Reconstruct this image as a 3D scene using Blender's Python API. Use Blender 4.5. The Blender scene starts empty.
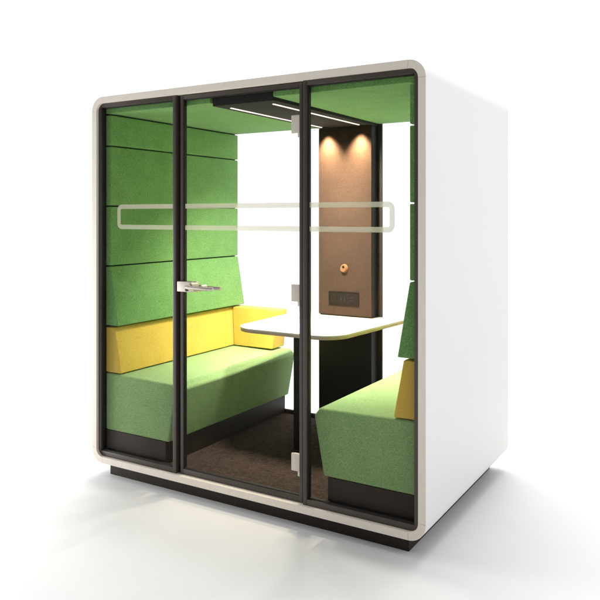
import bpy, bmesh, math
from mathutils import Vector, Matrix

S = bpy.context.scene
COL = S.collection
W, D, ZB, HS = 2.14, 1.38, 0.077, 2.2      # shell width, depth, underside, height
ZT = ZB + HS
TH = 0.037                                  # shell thickness

# ------------------------------------------------------------------ materials
def mat(name, base, rough=0.5, metal=0.0, spec=0.5):
    m = bpy.data.materials.new(name); m.use_nodes = True
    b = m.node_tree.nodes['Principled BSDF']
    b.inputs['Base Color'].default_value = (*base, 1)
    b.inputs['Roughness'].default_value = rough
    b.inputs['Metallic'].default_value = metal
    b.inputs['Specular IOR Level'].default_value = spec
    return m

def mottled(name, c1, c2, scale=180, rough=0.9, bump=0.3, dist=0.002, spec=0.2, big=6, bigamt=0.25,
            sheen=0.0, stretch=(1, 1, 1), metal=0.0, detail=3):
    """base colour varies between c1 and c2 by fine grain plus slow drift; bumpy"""
    m = mat(name, c1, rough, metal, spec)
    nt = m.node_tree; N = nt.nodes; L = nt.links; b = N['Principled BSDF']
    tc = N.new('ShaderNodeTexCoord'); mp = N.new('ShaderNodeMapping'); mp.inputs['Scale'].default_value = stretch
    L.new(tc.outputs['Object'], mp.inputs['Vector'])
    n1 = N.new('ShaderNodeTexNoise'); n1.inputs['Scale'].default_value = scale; n1.inputs['Detail'].default_value = detail
    n1.inputs['Roughness'].default_value = 0.7
    n2 = N.new('ShaderNodeTexNoise'); n2.inputs['Scale'].default_value = big; n2.inputs['Detail'].default_value = 4
    L.new(mp.outputs[0], n1.inputs['Vector']); L.new(mp.outputs[0], n2.inputs['Vector'])
    mx = N.new('ShaderNodeMix'); mx.data_type = 'FLOAT'; mx.inputs[0].default_value = bigamt
    L.new(n1.outputs[0], mx.inputs[2]); L.new(n2.outputs[0], mx.inputs[3])
    r = N.new('ShaderNodeValToRGB'); r.color_ramp.elements[0].position = 0.38; r.color_ramp.elements[1].position = 0.62
    r.color_ramp.elements[0].color = (*c1, 1); r.color_ramp.elements[1].color = (*c2, 1)
    L.new(mx.outputs[0], r.inputs[0]); L.new(r.outputs[0], b.inputs['Base Color'])
    if bump:
        bp = N.new('ShaderNodeBump'); bp.inputs['Strength'].default_value = bump; bp.inputs['Distance'].default_value = dist
        L.new(n1.outputs[0], bp.inputs['Height']); L.new(bp.outputs[0], b.inputs['Normal'])
    if sheen:
        b.inputs['Sheen Weight'].default_value = sheen; b.inputs['Sheen Roughness'].default_value = 0.5
    return m

M = {}
M['shell'] = mottled('white_laminate', (.752, .744, .732), (.760, .752, .742), scale=60, rough=.42, bump=.015, dist=.0003,
                     stretch=(1, 1, .06), bigamt=.3, spec=.4)
M['trim'] = mottled('pale_plywood_edge', (.77, .70, .615), (.80, .735, .65), scale=60, rough=.5, bump=.03, dist=.0004,
                    stretch=(.5, 1, .2), spec=.35, bigamt=.6)
M['seam'] = mat('seam_brown', (.22, .17, .13), .8)
M['frame'] = mottled('bronze_metal', (.044, .033, .026), (.058, .045, .036), scale=140, rough=.38, bump=.05, dist=.0004, spec=.5)
M['gasket'] = mat('black_rubber', (.006, .006, .006), .6)
M['plinth'] = mottled('black_brown_laminate', (.013, .009, .006), (.02, .014, .010), scale=120, rough=.6, bump=.08, spec=.3)
M['kick'] = mottled('dark_brown_laminate', (.030, .019, .013), (.042, .028, .020), scale=150, rough=.55, bump=.1, spec=.3)
M['column'] = mottled('near_black_laminate', (.010, .008, .007), (.016, .013, .011), scale=120, rough=.5, bump=.05, spec=.3)
M['lining'] = mat('dark_lining', (.012, .013, .012), .9)
M['green'] = mottled('green_felt', (.098, .255, .072), (.250, .490, .160), scale=240, rough=.95, bump=.6, dist=.002, bigamt=.12, big=9, sheen=.15)
M['seatgreen'] = mottled('light_green_felt', (.185, .345, .130), (.380, .560, .250), scale=240, rough=.95, bump=.6, dist=.002, bigamt=.12, big=9, sheen=.15)
M['yellow'] = mottled('yellow_felt', (.60, .41, .060), (.80, .58, .120), scale=240, rough=.95, bump=.5, dist=.0015, bigamt=.12, big=9, sheen=.1)
M['brown'] = mottled('brown_felt', (.040, .024, .016), (.068, .043, .030), scale=260, rough=.95, bump=.5, dist=.0015, bigamt=.2)
M['carpet'] = mottled('brown_carpet', (.030, .020, .0155), (.085, .058, .045), scale=95, rough=1, bump=1.0, dist=.006, bigamt=.25, big=18, spec=.1)
M['table'] = mottled('cream_laminate', (.53, .51, .47), (.56, .54, .50), scale=300, rough=.35, bump=.02, spec=.4)
M['ply'] = mottled('birch_ply', (.40, .31, .20), (.62, .51, .37), scale=50, rough=.6, bump=.05, stretch=(.3, .3, 8))
M['steel'] = mottled('brushed_steel', (.55, .50, .44), (.66, .61, .54), scale=200, rough=.38, bump=.05, dist=.0003, metal=.75, stretch=(1, 1, .2))
M['hinge'] = mottled('pale_hinge', (.55, .50, .43), (.64, .59, .52), scale=200, rough=.45, bump=.03, dist=.0003, metal=.15)
M['copper'] = mottled('brass', (.36, .18, .08), (.46, .25, .12), scale=200, rough=.35, bump=.05, dist=.0003, metal=.6)
M['socket'] = mat('socket_plastic', (.010, .007, .005), .6, 0, .2)
M['socket_dark'] = mat('socket_hole', (.003, .003, .003), .5)
M['floor'] = mottled('white_studio_floor', (.69, .69, .693), (.71, .71, .713), scale=3, rough=.55, bump=0, spec=.3, big=.7, bigamt=.5)

def glass(name, tint, refl):
    m = bpy.data.materials.new(name); m.use_nodes = True
    nt = m.node_tree; N = nt.nodes; L = nt.links; N.clear()
    o = N.new('ShaderNodeOutputMaterial'); t = N.new('ShaderNodeBsdfTransparent'); g = N.new('ShaderNodeBsdfGlossy')
    t.inputs[0].default_value = (*tint, 1); g.inputs['Roughness'].default_value = .01
    fr = N.new('ShaderNodeLayerWeight'); fr.inputs['Blend'].default_value = .12
    mu = N.new('ShaderNodeMath'); mu.operation = 'MULTIPLY'; mu.inputs[1].default_value = refl
    mx = N.new('ShaderNodeMixShader')
    L.new(fr.outputs['Fresnel'], mu.inputs[0]); L.new(mu.outputs[0], mx.inputs[0])
    L.new(t.outputs[0], mx.inputs[1]); L.new(g.outputs[0], mx.inputs[2]); L.new(mx.outputs[0], o.inputs[0])
    return m
M['glass'] = glass('clear_glass', (.978, .978, .974), .18)
M['glassfront'] = glass('smoky_glass', (.930, .928, .920), .40)

def film():
    m = bpy.data.materials.new('frosted_film'); m.use_nodes = True
    nt = m.node_tree; N = nt.nodes; L = nt.links; N.clear()
    o = N.new('ShaderNodeOutputMaterial'); t = N.new('ShaderNodeBsdfTransparent')
    d = N.new('ShaderNodeBsdfDiffuse'); d.inputs[0].default_value = (.86, .81, .79, 1)
    tr = N.new('ShaderNodeBsdfTranslucent'); tr.inputs[0].default_value = (.97, .92, .92, 1)
    a = N.new('ShaderNodeAddShader'); m1 = N.new('ShaderNodeMixShader'); m1.inputs[0].default_value = .8
    m2 = N.new('ShaderNodeMixShader'); m2.inputs[0].default_value = .40
    L.new(d.outputs[0], m1.inputs[1]); L.new(tr.outputs[0], m1.inputs[2])
    L.new(t.outputs[0], m2.inputs[1]); L.new(m1.outputs[0], m2.inputs[2]); L.new(m2.outputs[0], o.inputs[0])
    return m
M['film'] = film()

def emit(name, c, s):
    m = bpy.data.materials.new(name); m.use_nodes = True
    nt = m.node_tree; N = nt.nodes; N.clear()
    o = N.new('ShaderNodeOutputMaterial'); e = N.new('ShaderNodeEmission')
    e.inputs[0].default_value = (*c, 1); e.inputs[1].default_value = s
    nt.links.new(e.outputs[0], o.inputs[0]); return m
M['led'] = emit('led_diffuser', (1, .80, .68), 1.5)

# ------------------------------------------------------------------ mesh helpers
def append(dst, src, mi=0):
    for f in src.faces: f.material_index = mi
    me = bpy.data.meshes.new('tmp'); src.to_mesh(me); src.free(); dst.from_mesh(me); bpy.data.meshes.remove(me)

def box(bm, x0, x1, y0, y1, z0, z1, bev=0.0, seg=2, mi=0):
    b = bmesh.new(); bmesh.ops.create_cube(b, size=1)
    for v in b.verts:
        v.co = Vector(((x0 + x1) / 2 + v.co.x * (x1 - x0), (y0 + y1) / 2 + v.co.y * (y1 - y0), (z0 + z1) / 2 + v.co.z * (z1 - z0)))
    if bev: bmesh.ops.bevel(b, geom=b.edges[:], offset=bev, segments=seg, profile=.6, affect='EDGES')
    append(bm, b, mi)

def prism(bm, pts, axis, a0, a1, bev=0.0, seg=3, mi=0, round_idx=None, round_r=0):
    """pts is a polygon: (x,z) for axis y, (y,z) for axis x, (x,y) for axis z"""
    b = bmesh.new()
    def P(p, a):
        return {'y': (p[0], a, p[1]), 'x': (a, p[0], p[1]), 'z': (p[0], p[1], a)}[axis]
    lo = [b.verts.new(P(p, a0)) for p in pts]; hi = [b.verts.new(P(p, a1)) for p in pts]
    n = len(pts)
    b.faces.new(lo[::-1]); b.faces.new(hi)
    for i in range(n): b.faces.new((lo[i], lo[(i + 1) % n], hi[(i + 1) % n], hi[i]))
    bmesh.ops.recalc_face_normals(b, faces=b.faces)
    if bev:
        es = [e for e in b.edges if e.calc_face_angle(0) > .35]
        bmesh.ops.bevel(b, geom=es, offset=bev, segments=seg, profile=.55, affect='EDGES')
    append(bm, b, mi)

def arc(cx, cy, r, a0, a1, n=10):
    return [(cx + r * math.cos(math.radians(a0 + (a1 - a0) * i / n)), cy + r * math.sin(math.radians(a0 + (a1 - a0) * i / n))) for i in range(n + 1)]

def rrect(x0, x1, z0, z1, r, n=12):
    return arc(x1 - r, z0 + r, r, -90, 0, n) + arc(x1 - r, z1 - r, r, 0, 90, n) + arc(x0 + r, z1 - r, r, 90, 180, n) + arc(x0 + r, z0 + r, r, 180, 270, n)

def ring(bm, outer, inner, y0, y1, closed=True, mi=0, mats=None):
    """band between two matching polylines in xz, extruded in y; mats = (front, back, outer, inner) indices"""
    b = bmesh.new(); n = len(outer)
    V = [[b.verts.new((p[0], y, p[1])) for p in pl] for pl, y in ((outer, y0), (inner, y0), (outer, y1), (inner, y1))]
    fi = mats or (mi,) * 4
    rng = range(n) if closed else range(n - 1)
    for i in rng:
        j = (i + 1) % n
        for vs, k in (((V[0][i], V[0][j], V[1][j], V[1][i]), 0), ((V[2][i], V[3][i], V[3][j], V[2][j]), 1),
                      ((V[0][j], V[0][i], V[2][i], V[2][j]), 2), ((V[1][i], V[1][j], V[3][j], V[3][i]), 3)):
            b.faces.new(vs).material_index = fi[k]
    if not closed:
        b.faces.new((V[0][0], V[1][0], V[3][0], V[2][0])).material_index = fi[0]
        b.faces.new((V[0][-1], V[2][-1], V[3][-1], V[1][-1])).material_index = fi[0]
    bmesh.ops.recalc_face_normals(b, faces=b.faces)
    me = bpy.data.meshes.new('tmp'); b.to_mesh(me); b.free(); bm.from_mesh(me); bpy.data.meshes.remove(me)

def cyl(bm, c, axis, r, length, r2=None, seg=28, mi=0, bev=0):
    b = bmesh.new()
    bmesh.ops.create_cone(b, cap_ends=True, segments=seg, radius1=r, radius2=r if r2 is None else r2, depth=length)
    if bev: bmesh.ops.bevel(b, geom=[e for e in b.edges if e.calc_face_angle(0) > .8], offset=bev, segments=2, affect='EDGES')
    R = {'z': Matrix.Identity(4), 'x': Matrix.Rotation(math.pi / 2, 4, 'Y'), 'y': Matrix.Rotation(math.pi / 2, 4, 'X')}[axis]
    bmesh.ops.transform(b, matrix=Matrix.Translation(c) @ R, verts=b.verts); append(bm, b, mi)

def tube(bm, pts, r, seg=14, mi=0):
    b = bmesh.new(); rings = []
    for i, p in enumerate(pts):
        p = Vector(p); d = (Vector(pts[min(i + 1, len(pts) - 1)]) - Vector(pts[max(i - 1, 0)])).normalized()
        u = d.orthogonal().normalized() if abs(d.z) > .9 else d.cross(Vector((0, 0, 1))).normalized(); v = d.cross(u)
        rings.append([b.verts.new(p + (u * math.cos(a) + v * math.sin(a)) * r) for a in (2 * math.pi * k / seg for k in range(seg))])
    for a, c in zip(rings, rings[1:]):
        for k in range(seg): b.faces.new((a[k], a[(k + 1) % seg], c[(k + 1) % seg], c[k]))
    b.faces.new(rings[0][::-1]); b.faces.new(rings[-1]); bmesh.ops.recalc_face_normals(b, faces=b.faces); append(bm, b, mi)

def obj(name, bm, mats, parent=None, label=None, smooth=True):
    me = bpy.data.meshes.new(name); bm.to_mesh(me); bm.free()
    for m in (mats if isinstance(mats, (list, tuple)) else [mats]): me.materials.append(M[m])
    o = bpy.data.objects.new(name, me); COL.objects.link(o)
    if parent is not None:
        o.parent = parent
        w = Vector((0, 0, 0)); q = parent
        while q is not None: w += q.location; q = q.parent
        o.location = -w                       # meshes are written in world coordinates
    if smooth:
        me.polygons.foreach_set('use_smooth', [True] * len(me.polygons))
        me.set_sharp_from_angle(angle=math.radians(32))
    if label: o['label'] = label
    return o

def thing(name, label, cat, loc, group=None):
    o = bpy.data.objects.new(name, None); COL.objects.link(o); o.location = loc
    o['label'] = label; o['category'] = cat
    if group: o['group'] = group
    return o

# ------------------------------------------------------------------ floor
bm = bmesh.new(); bmesh.ops.create_circle(bm, cap_ends=True, segments=96, radius=8.0, matrix=Matrix.Translation((.6, 1.2, 0)))
fl = obj('floor', bm, 'floor'); fl['kind'] = 'structure'

# ------------------------------------------------------------------ the pod
pod = thing('meeting_pod', 'white box-shaped glazed meeting pod with rounded corners on a black plinth', 'meeting pod', (W / 2, D / 2, 0))

OUT = rrect(0, W, ZB, ZT, .085); INN = rrect(TH, W - TH, ZB + TH, ZT - TH, .050)
bm = bmesh.new(); ring(bm, OUT, INN, 0.0, D, mats=(1, 1, 0, 1)); shell = obj('shell', bm, ['shell', 'trim'], pod)

# front edging: eight veneer pieces with hairline joints where the corners start
bm = bmesh.new(); n = 13
def seg_ring(o, i): ring(bm, o, i, -.003, .0, closed=False)
c = [OUT[k * n:(k + 1) * n] for k in range(4)]; ci = [INN[k * n:(k + 1) * n] for k in range(4)]
for k in range(4):
    seg_ring(c[k], ci[k])
    a, b_ = Vector(c[k][-1]), Vector(c[(k + 1) % 4][0]); ai, bi = Vector(ci[k][-1]), Vector(ci[(k + 1) % 4][0])
    d = (b_ - a).normalized() * .0013; g = d
    # pieces are straight: keep the joint square to the edge
    def sq(p, q): return p
    seg_ring([tuple(a + d), tuple(b_ - d)], [tuple(ai + d), tuple(bi - d)])
obj('edge_trim', bm, 'trim', pod)

bm = bmesh.new(); box(bm, .102, W - .102, .048, D - .048, 0, ZB + .0015, .002)
obj('base_plinth', bm, 'plinth', pod)

bm = bmesh.new()
box(bm, TH + .001, .056, .056, D - .05, .12, 2.235); box(bm, W - .056, W - TH - .001, .056, D - .05, .12, 2.235)
box(bm, .057, W - .057, .056, D - .05, 2.226, 2.236)
obj('lining', bm, 'lining', pod)

bm = bmesh.new(); box(bm, .0575, W - .0575, .055, D - .055, .1155, .131, .003); obj('carpet', bm, 'carpet', pod)

# felt wall panels
Z = [2.177, 1.986, 1.621, 1.257, .893]
for s in (0, 1):
    fx = (lambda u: u) if s == 0 else (lambda u: W - u)
    for i in range(4):
        bm = bmesh.new(); zt, zb = Z[i] - .004, Z[i + 1] + .004
        if i < 3: pts = [(.0575, zb), (.101, zb), (.101, zt), (.0575, zt)]
        else: pts = [(.0575, zb), (.163, zb), (.101, zt), (.0575, zt)]
        prism(bm, [(fx(u), z) for u, z in pts], 'y', .053, 1.352, bev=.006)
        obj('wall_panel', bm, 'green', pod)
for x0, x1 in ((.058, .862), (1.278, 2.082)):
    bm = bmesh.new(); box(bm, x0, x1, .053, 1.352, 2.182, 2.225, .006, 3); obj('ceiling_panel', bm, 'green', pod)

# ceiling light bar
bm = bmesh.new(); box(bm, .868, 1.272, .07, 1.354, 2.166, 2.2255, .003)
lb = obj('light_bar', bm, 'lining', pod)
for x in (.925, 1.208):
    bm = bmesh.new(); box(bm, x - .005, x + .005, .16, 1.19, 2.1615, 2.167, .001); obj('led_strip', bm, 'led', lb)
for x in (.945, 1.195):
    bm = bmesh.new(); cyl(bm, (x, 1.203, 2.163), 'z', .019, .008, seg=24)
    obj('spotlight', bm, 'socket', lb)

# column behind the table
bm = bmesh.new()
box(bm, .872, 1.268, 1.2635, 1.353, .132, 2.165, .002)
box(bm, .869, 1.271, 1.250, 1.263, .132, .852, .002)
col = obj('column', bm, 'column', pod)
bm = bmesh.new(); box(bm, .869, 1.271, 1.248, 1.263, .886, 2.164, .003); obj('felt_panel', bm, 'brown', col)
bm = bmesh.new()
box(bm, .953, 1.178, 1.2445, 1.2475, .955, 1.043, .0012)
ring(bm, rrect(.950, 1.181, .952, 1.046, .004, 3), rrect(.955, 1.176, .957, 1.041, .003, 3), 1.2425, 1.2475, mi=0)
cyl(bm, (.992, 1.2435, 1.0), 'y', .024, .004, mi=1)
cyl(bm, (.992, 1.2425, 1.0), 'y', .019, .004, mi=0)
for dx in (-.008, .008): cyl(bm, (.992 + dx, 1.2402, 1.0), 'y', .0032, .001, mi=1)
for x in (1.03, 1.095, 1.155): box(bm, x - .0012, x + .0012, 1.2432, 1.2446, .965, 1.033, mi=1)
for x in (1.048, 1.074): box(bm, x - .006, x + .006, 1.2425, 1.2446, .985, 1.014, .001, mi=1)
for z in (.99, 1.008): box(bm, 1.108, 1.142, 1.2428, 1.2446, z - .0035, z + .0035, .001, mi=1)
obj('socket_panel', bm, ['socket', 'socket_dark'], col)
bm = bmesh.new()
cyl(bm, (1.069, 1.244, 1.205), 'y', .030, .010, r2=.027, mi=0, bev=.002)
cyl(bm, (1.069, 1.234, 1.203), 'y', .021, .014, r2=.023, mi=0, bev=.003)
cyl(bm, (1.072, 1.2262, 1.216), 'y', .0085, .003, mi=1)
obj('knob', bm, ['copper', 'socket_dark'], col)

# ---- glazing
def bars(bm, x0, x1, z0, z1, wl, wr, wb, wt, y0, y1, bev=.0015, mi=0):
    box(bm, x0, x0 + wl, y0, y1, z0, z1, bev, mi=mi); box(bm, x1 - wr, x1, y0, y1, z0, z1, bev, mi=mi)
    box(bm, x0 + wl, x1 - wr, y0 + .0006, y1 - .0006, z0, z0 + wb, bev, mi=mi); box(bm, x0 + wl, x1 - wr, y0 + .0006, y1 - .0006, z1 - wt, z1, bev, mi=mi)
ZL, ZH = ZB + TH + .001, ZT - TH - .001
def pane(parent, x0, x1, z0, z1, y, label=None, m='glassfront'):
    bm = bmesh.new(); box(bm, x0, x1, y - .003, y + .003, z0, z1); return obj('glass_pane', bm, m, parent, label, smooth=False)

SZ0, SZ1, SW, SR = 1.483, 1.629, .026, .035      # frosted stripe loop
def stripe(parent, x0, x1, y, end):
    bm = bmesh.new()
    if end == 'none':
        box(bm, x0, x1, y - .0008, y, SZ1 - SW, SZ1); box(bm, x0, x1, y - .0008, y, SZ0, SZ0 + SW)
    else:
        if end == 'left':
            o = [(x1, SZ1)] + arc(x0 + SR, SZ1 - SR, SR, 90, 180) + arc(x0 + SR, SZ0 + SR, SR, 180, 270) + [(x1, SZ0)]
            r = SR - SW
            i = [(x1, SZ1 - SW)] + arc(x0 + SR, SZ1 - SR, r, 90, 180) + arc(x0 + SR, SZ0 + SR, r, 180, 270) + [(x1, SZ0 + SW)]
        else:
            r = SR - SW
            o = [(x0, SZ1)] + arc(x1 - SR, SZ1 - SR, SR, 90, 0) + arc(x1 - SR, SZ0 + SR, SR, 0, -90) + [(x0, SZ0)]
            i = [(x0, SZ1 - SW)] + arc(x1 - SR, SZ1 - SR, r, 90, 0) + arc(x1 - SR, SZ0 + SR, r, 0, -90) + [(x0, SZ0 + SW)]
        ring(bm, o, i, y - .0008, y, closed=False)
    return obj('frosted_stripe', bm, 'film', parent, smooth=False)

def window(x0, x1, wl, wr, sx0, sx1, end):
    bm = bmesh.new(); bars(bm, x0, x1, ZL, ZH, wl, wr, .030, .024, .014, .051)
    bars(bm, x0 + wl - .001, x1 - wr + .001, ZL + .029, ZH - .023, .006, .006, .007, .006, .026, .048, bev=0, mi=1)
    f = obj('window_frame', bm, ['frame', 'gasket'], pod)
    pane(f, x0 + wl, x1 - wr, ZL + .03, ZH - .024, .038); stripe(f, sx0, sx1, .0345, end)
window(TH + .001, .652, .021, .024, .176, .616, 'left')
window(1.483, W - TH - .001, .022, .024, 1.506, 1.972, 'right')

DX0, DX1 = .674, 1.474
bm = bmesh.new()
bars(bm, DX0, DX1, ZL + .004, ZH - .003, .020, .019, .026, .022, .026, .058)
bars(bm, DX0 + .0195, DX1 - .0185, ZL + .0295, ZH - .0245, .005, .004, .006, .006, .032, .050, bev=0, mi=1)
door = obj('door', bm, ['frame', 'gasket'], pod)
pane(door, DX0 + .020, DX1 - .019, ZL + .03, ZH - .025, .041)
stripe(door, DX0 + .025, DX1 - .024, .0375, 'none')
bm = bmesh.new(); box(bm, .6535, .6725, .040, .056, ZL, ZH); box(bm, 1.4755, 1.4815, .040, .056, ZL, ZH)
box(bm, .6730, 1.475, .040, .056, ZL, ZL + .0035)
obj('door_seal', bm, 'gasket', pod)
for z0, z1 in ((1.980, 2.072), (1.128, 1.214), (.270, .358)):
    bm = bmesh.new(); box(bm, 1.407, 1.4565, .024, .0375, z0, z1, .004, 3); box(bm, 1.447, 1.4585, .022, .034, z0 - .022, z0 + .003, .002)
    box(bm, 1.410, 1.454, .0445, .054, z0 + .004, z1 - .004, .003)
    obj('hinge', bm, 'hinge', door)
bm = bmesh.new()
box(bm, .667, .772, .004, .026, 1.139, 1.196, .004, 3)           # lock plate on the glass
box(bm, .700, .775, .0445, .066, 1.139, 1.196, .004, 3)
cyl(bm, (.792, -.010, 1.176), 'y', .021, .060, bev=.003)
cyl(bm, (.792, -.048, 1.176), 'y', .013, .020, bev=.002)
tube(bm, [(.780, -.052, 1.174), (.82, -.054, 1.173), (.88, -.053, 1.172), (.935, -.050, 1.171), (.955, -.040, 1.171)], .0105)
cyl(bm, (.792, .075, 1.160), 'y', .018, .050, bev=.003)
tube(bm, [(.780, .100, 1.160), (.84, .102, 1.159), (.90, .100, 1.158)], .010)
cyl(bm, (.742, -.001, 1.152), 'y', .008, .012, mi=1)
obj('handle', bm, ['steel', 'socket_dark'], door)

# rear glazing
bm = bmesh.new(); bars(bm, TH + .001, W - TH - .001, ZL, ZH, .026, .026, .018, .028, D - .0265, D - .014)
box(bm, .846, 1.300, D - .0262, D - .014, ZL + .018, ZH - .028)
rf = obj('rear_frame', bm, 'frame', pod)
bm = bmesh.new(); box(bm, TH + .030, W - TH - .030, D - .054, D - .0275, .1155, .156, .004); obj('rear_threshold', bm, 'carpet', pod)
pane(rf, TH + .027, .846, ZL + .018, ZH - .028, D - .021, m='glass'); pane(rf, 1.300, W - TH - .027, ZL + .018, ZH - .028, D - .021, m='glass')

# ------------------------------------------------------------------ sofas
def sofa(s, label):
    fx = (lambda u: u) if s == 0 else (lambda u: W - u)
    r = thing('bench_sofa', label, 'sofa', (fx(.31), .7, .131), 'two facing sofas inside the pod')
    bm = bmesh.new(); prism(bm, [(fx(u), z) for u, z in ((.0580, .263), (.562, .263), (.617, .560), (.585, .600), (.0580, .608))], 'y', .053, 1.345, bev=.013, seg=4)
    obj('seat', bm, 'seatgreen', r)
    bm = bmesh.new(); prism(bm, [(fx(u), z) for u, z in ((.0580, .613), (.184, .613), (.132, .886), (.0580, .886))], 'y', .054, 1.350, bev=.007)
    obj('backrest', bm, 'yellow', r)
    bm = bmesh.new()
    b = bmesh.new()   # short return of the backrest along the rear glass, leaning like the backrest
    xb0, xt0, xb1, xt1 = .188, .136, .522, .548
    P = [(xb0, 1.185, .613), (xb1, 1.185, .613), (xb1, 1.346, .613), (xb0, 1.346, .613), (xt0, 1.235, .886), (xt1, 1.235, .886), (xt1, 1.346, .886), (xt0, 1.346, .886)]
    v = [b.verts.new((fx(x), y, z)) for x, y, z in P]
    for f in ((3, 2, 1, 0), (4, 5, 6, 7), (0, 1, 5, 4), (1, 2, 6, 5), (2, 3, 7, 6), (3, 0, 4, 7)): b.faces.new([v[k] for k in f])
    bmesh.ops.recalc_face_normals(b, faces=b.faces); bmesh.ops.bevel(b, geom=b.edges[:], offset=.008, segments=3, profile=.55, affect='EDGES'); append(bm, b)
    obj('armrest', bm, 'yellow', r)
    bm = bmesh.new(); xs = sorted((fx(.0585), fx(.538))); box(bm, xs[0], xs[1], .056, 1.335, .1315, .262, .003)
    obj('plinth', bm, 'kick', r)
    return r
sofa(0, 'green sofa with yellow backrest against the left wall of the pod')
sofa(1, 'green sofa with yellow backrest by the right wall, mostly cut off by the frame')

# ------------------------------------------------------------------ table
tb = thing('table', 'cream table with rounded front corners between the two sofas, against the brown column', 'table', (1.07, .9, .131))
def top_poly(e=0.0):
    x0, x1, xb0, xb1, y0, y1, r = .680 + e, 1.428 - e, .655 + e, 1.480 - e, .478 + e, 1.349, .16
    return [(xb1, y1), (xb0, y1)] + arc(x0 + r, y0 + r, r, 180, 270, 14) + arc(x1 - r, y0 + r, r, 270, 360, 14)
bm = bmesh.new(); prism(bm, top_poly(), 'z', .8675, .8785, bev=.0015, seg=2, mi=0)
prism(bm, top_poly(.002), 'z', .8535, .8680, bev=0, mi=1)
obj('tabletop', bm, ['table', 'ply'], tb)
bm = bmesh.new(); box(bm, 1.022, 1.120, .668, .705, .1315, .853, .003); obj('leg', bm, 'column', tb)

# ------------------------------------------------------------------ lamps
def aim(o, t): o.rotation_euler = (Vector(t) - o.location).to_track_quat('-Z', 'Y').to_euler()
def area(name, loc, target, sx, sy, power, col=(1, 1, 1)):
    l = bpy.data.lights.new(name, 'AREA'); l.shape = 'RECTANGLE'; l.size = sx; l.size_y = sy; l.energy = power; l.color = col
    o = bpy.data.objects.new(name, l); COL.objects.link(o); o.location = loc; aim(o, target); return o
def spot(name, loc, target, power, deg, blend, col, r=.008):
    l = bpy.data.lights.new(name, 'SPOT'); l.energy = power; l.spot_size = math.radians(deg); l.spot_blend = blend; l.color = col; l.shadow_soft_size = r
    o = bpy.data.objects.new(name, l); COL.objects.link(o); o.location = loc; aim(o, target); return o
for x in (.945, 1.195):
    spot('downlight_lamp', (x, 1.198, 2.156), (x, 1.245, 1.2), 100, 88, 1.0, (1, .74, .46), .026)
area('key_softbox', (-1.9, -.85, .8), (.0, 0, .7), .9, 1.4, 44, (1, .99, .97))
area('rear_softbox', (-.9, 5.6, 13.2), (1, 2, 0), 12, 12, 1900, (1, 1, 1))
for x in (.925, 1.208):      # light of the two LED strips, with a limited beam spread
    o = area('led_lamp', (x, .72, 2.158), (x, .70, 0), .62, .014, 29, (1, .93, .80)); o.data.spread = math.radians(122)
    o.rotation_euler = (Matrix.Rotation(math.radians(21), 3, 'X') @ Matrix.Rotation(math.pi / 2, 3, 'Z')).to_euler()   # tilt added to keep spill off the floor in front

w = bpy.data.worlds.new('World'); S.world = w; w.use_nodes = True
N = w.node_tree.nodes; L = w.node_tree.links; bg = N['Background']
# white studio world: bright all round, dimmed overhead and in front to deepen shadows
tc = N.new('ShaderNodeTexCoord'); sep = N.new('ShaderNodeSeparateXYZ'); L.new(tc.outputs['Generated'], sep.inputs[0])
def mr(src, a, b, c, d):
    m = N.new('ShaderNodeMapRange'); m.interpolation_type = 'SMOOTHSTEP'
    for k, v in zip(('From Min', 'From Max', 'To Min', 'To Max'), (a, b, c, d)): m.inputs[k].default_value = v
    L.new(src, m.inputs['Value']); return m.outputs[0]
dim = mr(sep.outputs['Y'], -.85, -.05, .20, 1.0); top = mr(sep.outputs['Z'], .32, .8, 0.0, -.40)
ad = N.new('ShaderNodeMath'); ad.operation = 'ADD'; L.new(dim, ad.inputs[0]); L.new(top, ad.inputs[1])
L.new(ad.outputs[0], bg.inputs[1]); bg.inputs[0].default_value = (1, 1, 1, 1)

# ------------------------------------------------------------------ camera
cd = bpy.data.cameras.new('camera'); cam = bpy.data.objects.new('camera', cd); COL.objects.link(cam)
cam.location = (3.3289, -3.0563, 1.5617); cam.rotation_euler = (math.pi / 2, 0, .5454)
cd.sensor_width = 36; cd.lens = 714.94 / 600 * 36; cd.shift_y = -(300 - 215.85) / 600; cd.clip_end = 1000
S.camera = cam
S.view_settings.view_transform = 'Standard'; S.view_settings.look = 'None'
S.view_settings.exposure = .48; S.view_settings.gamma = 1
S.render.engine = 'CYCLES'
S.cycles.max_bounces = 10; S.cycles.transparent_max_bounces = 16; S.cycles.diffuse_bounces = 5
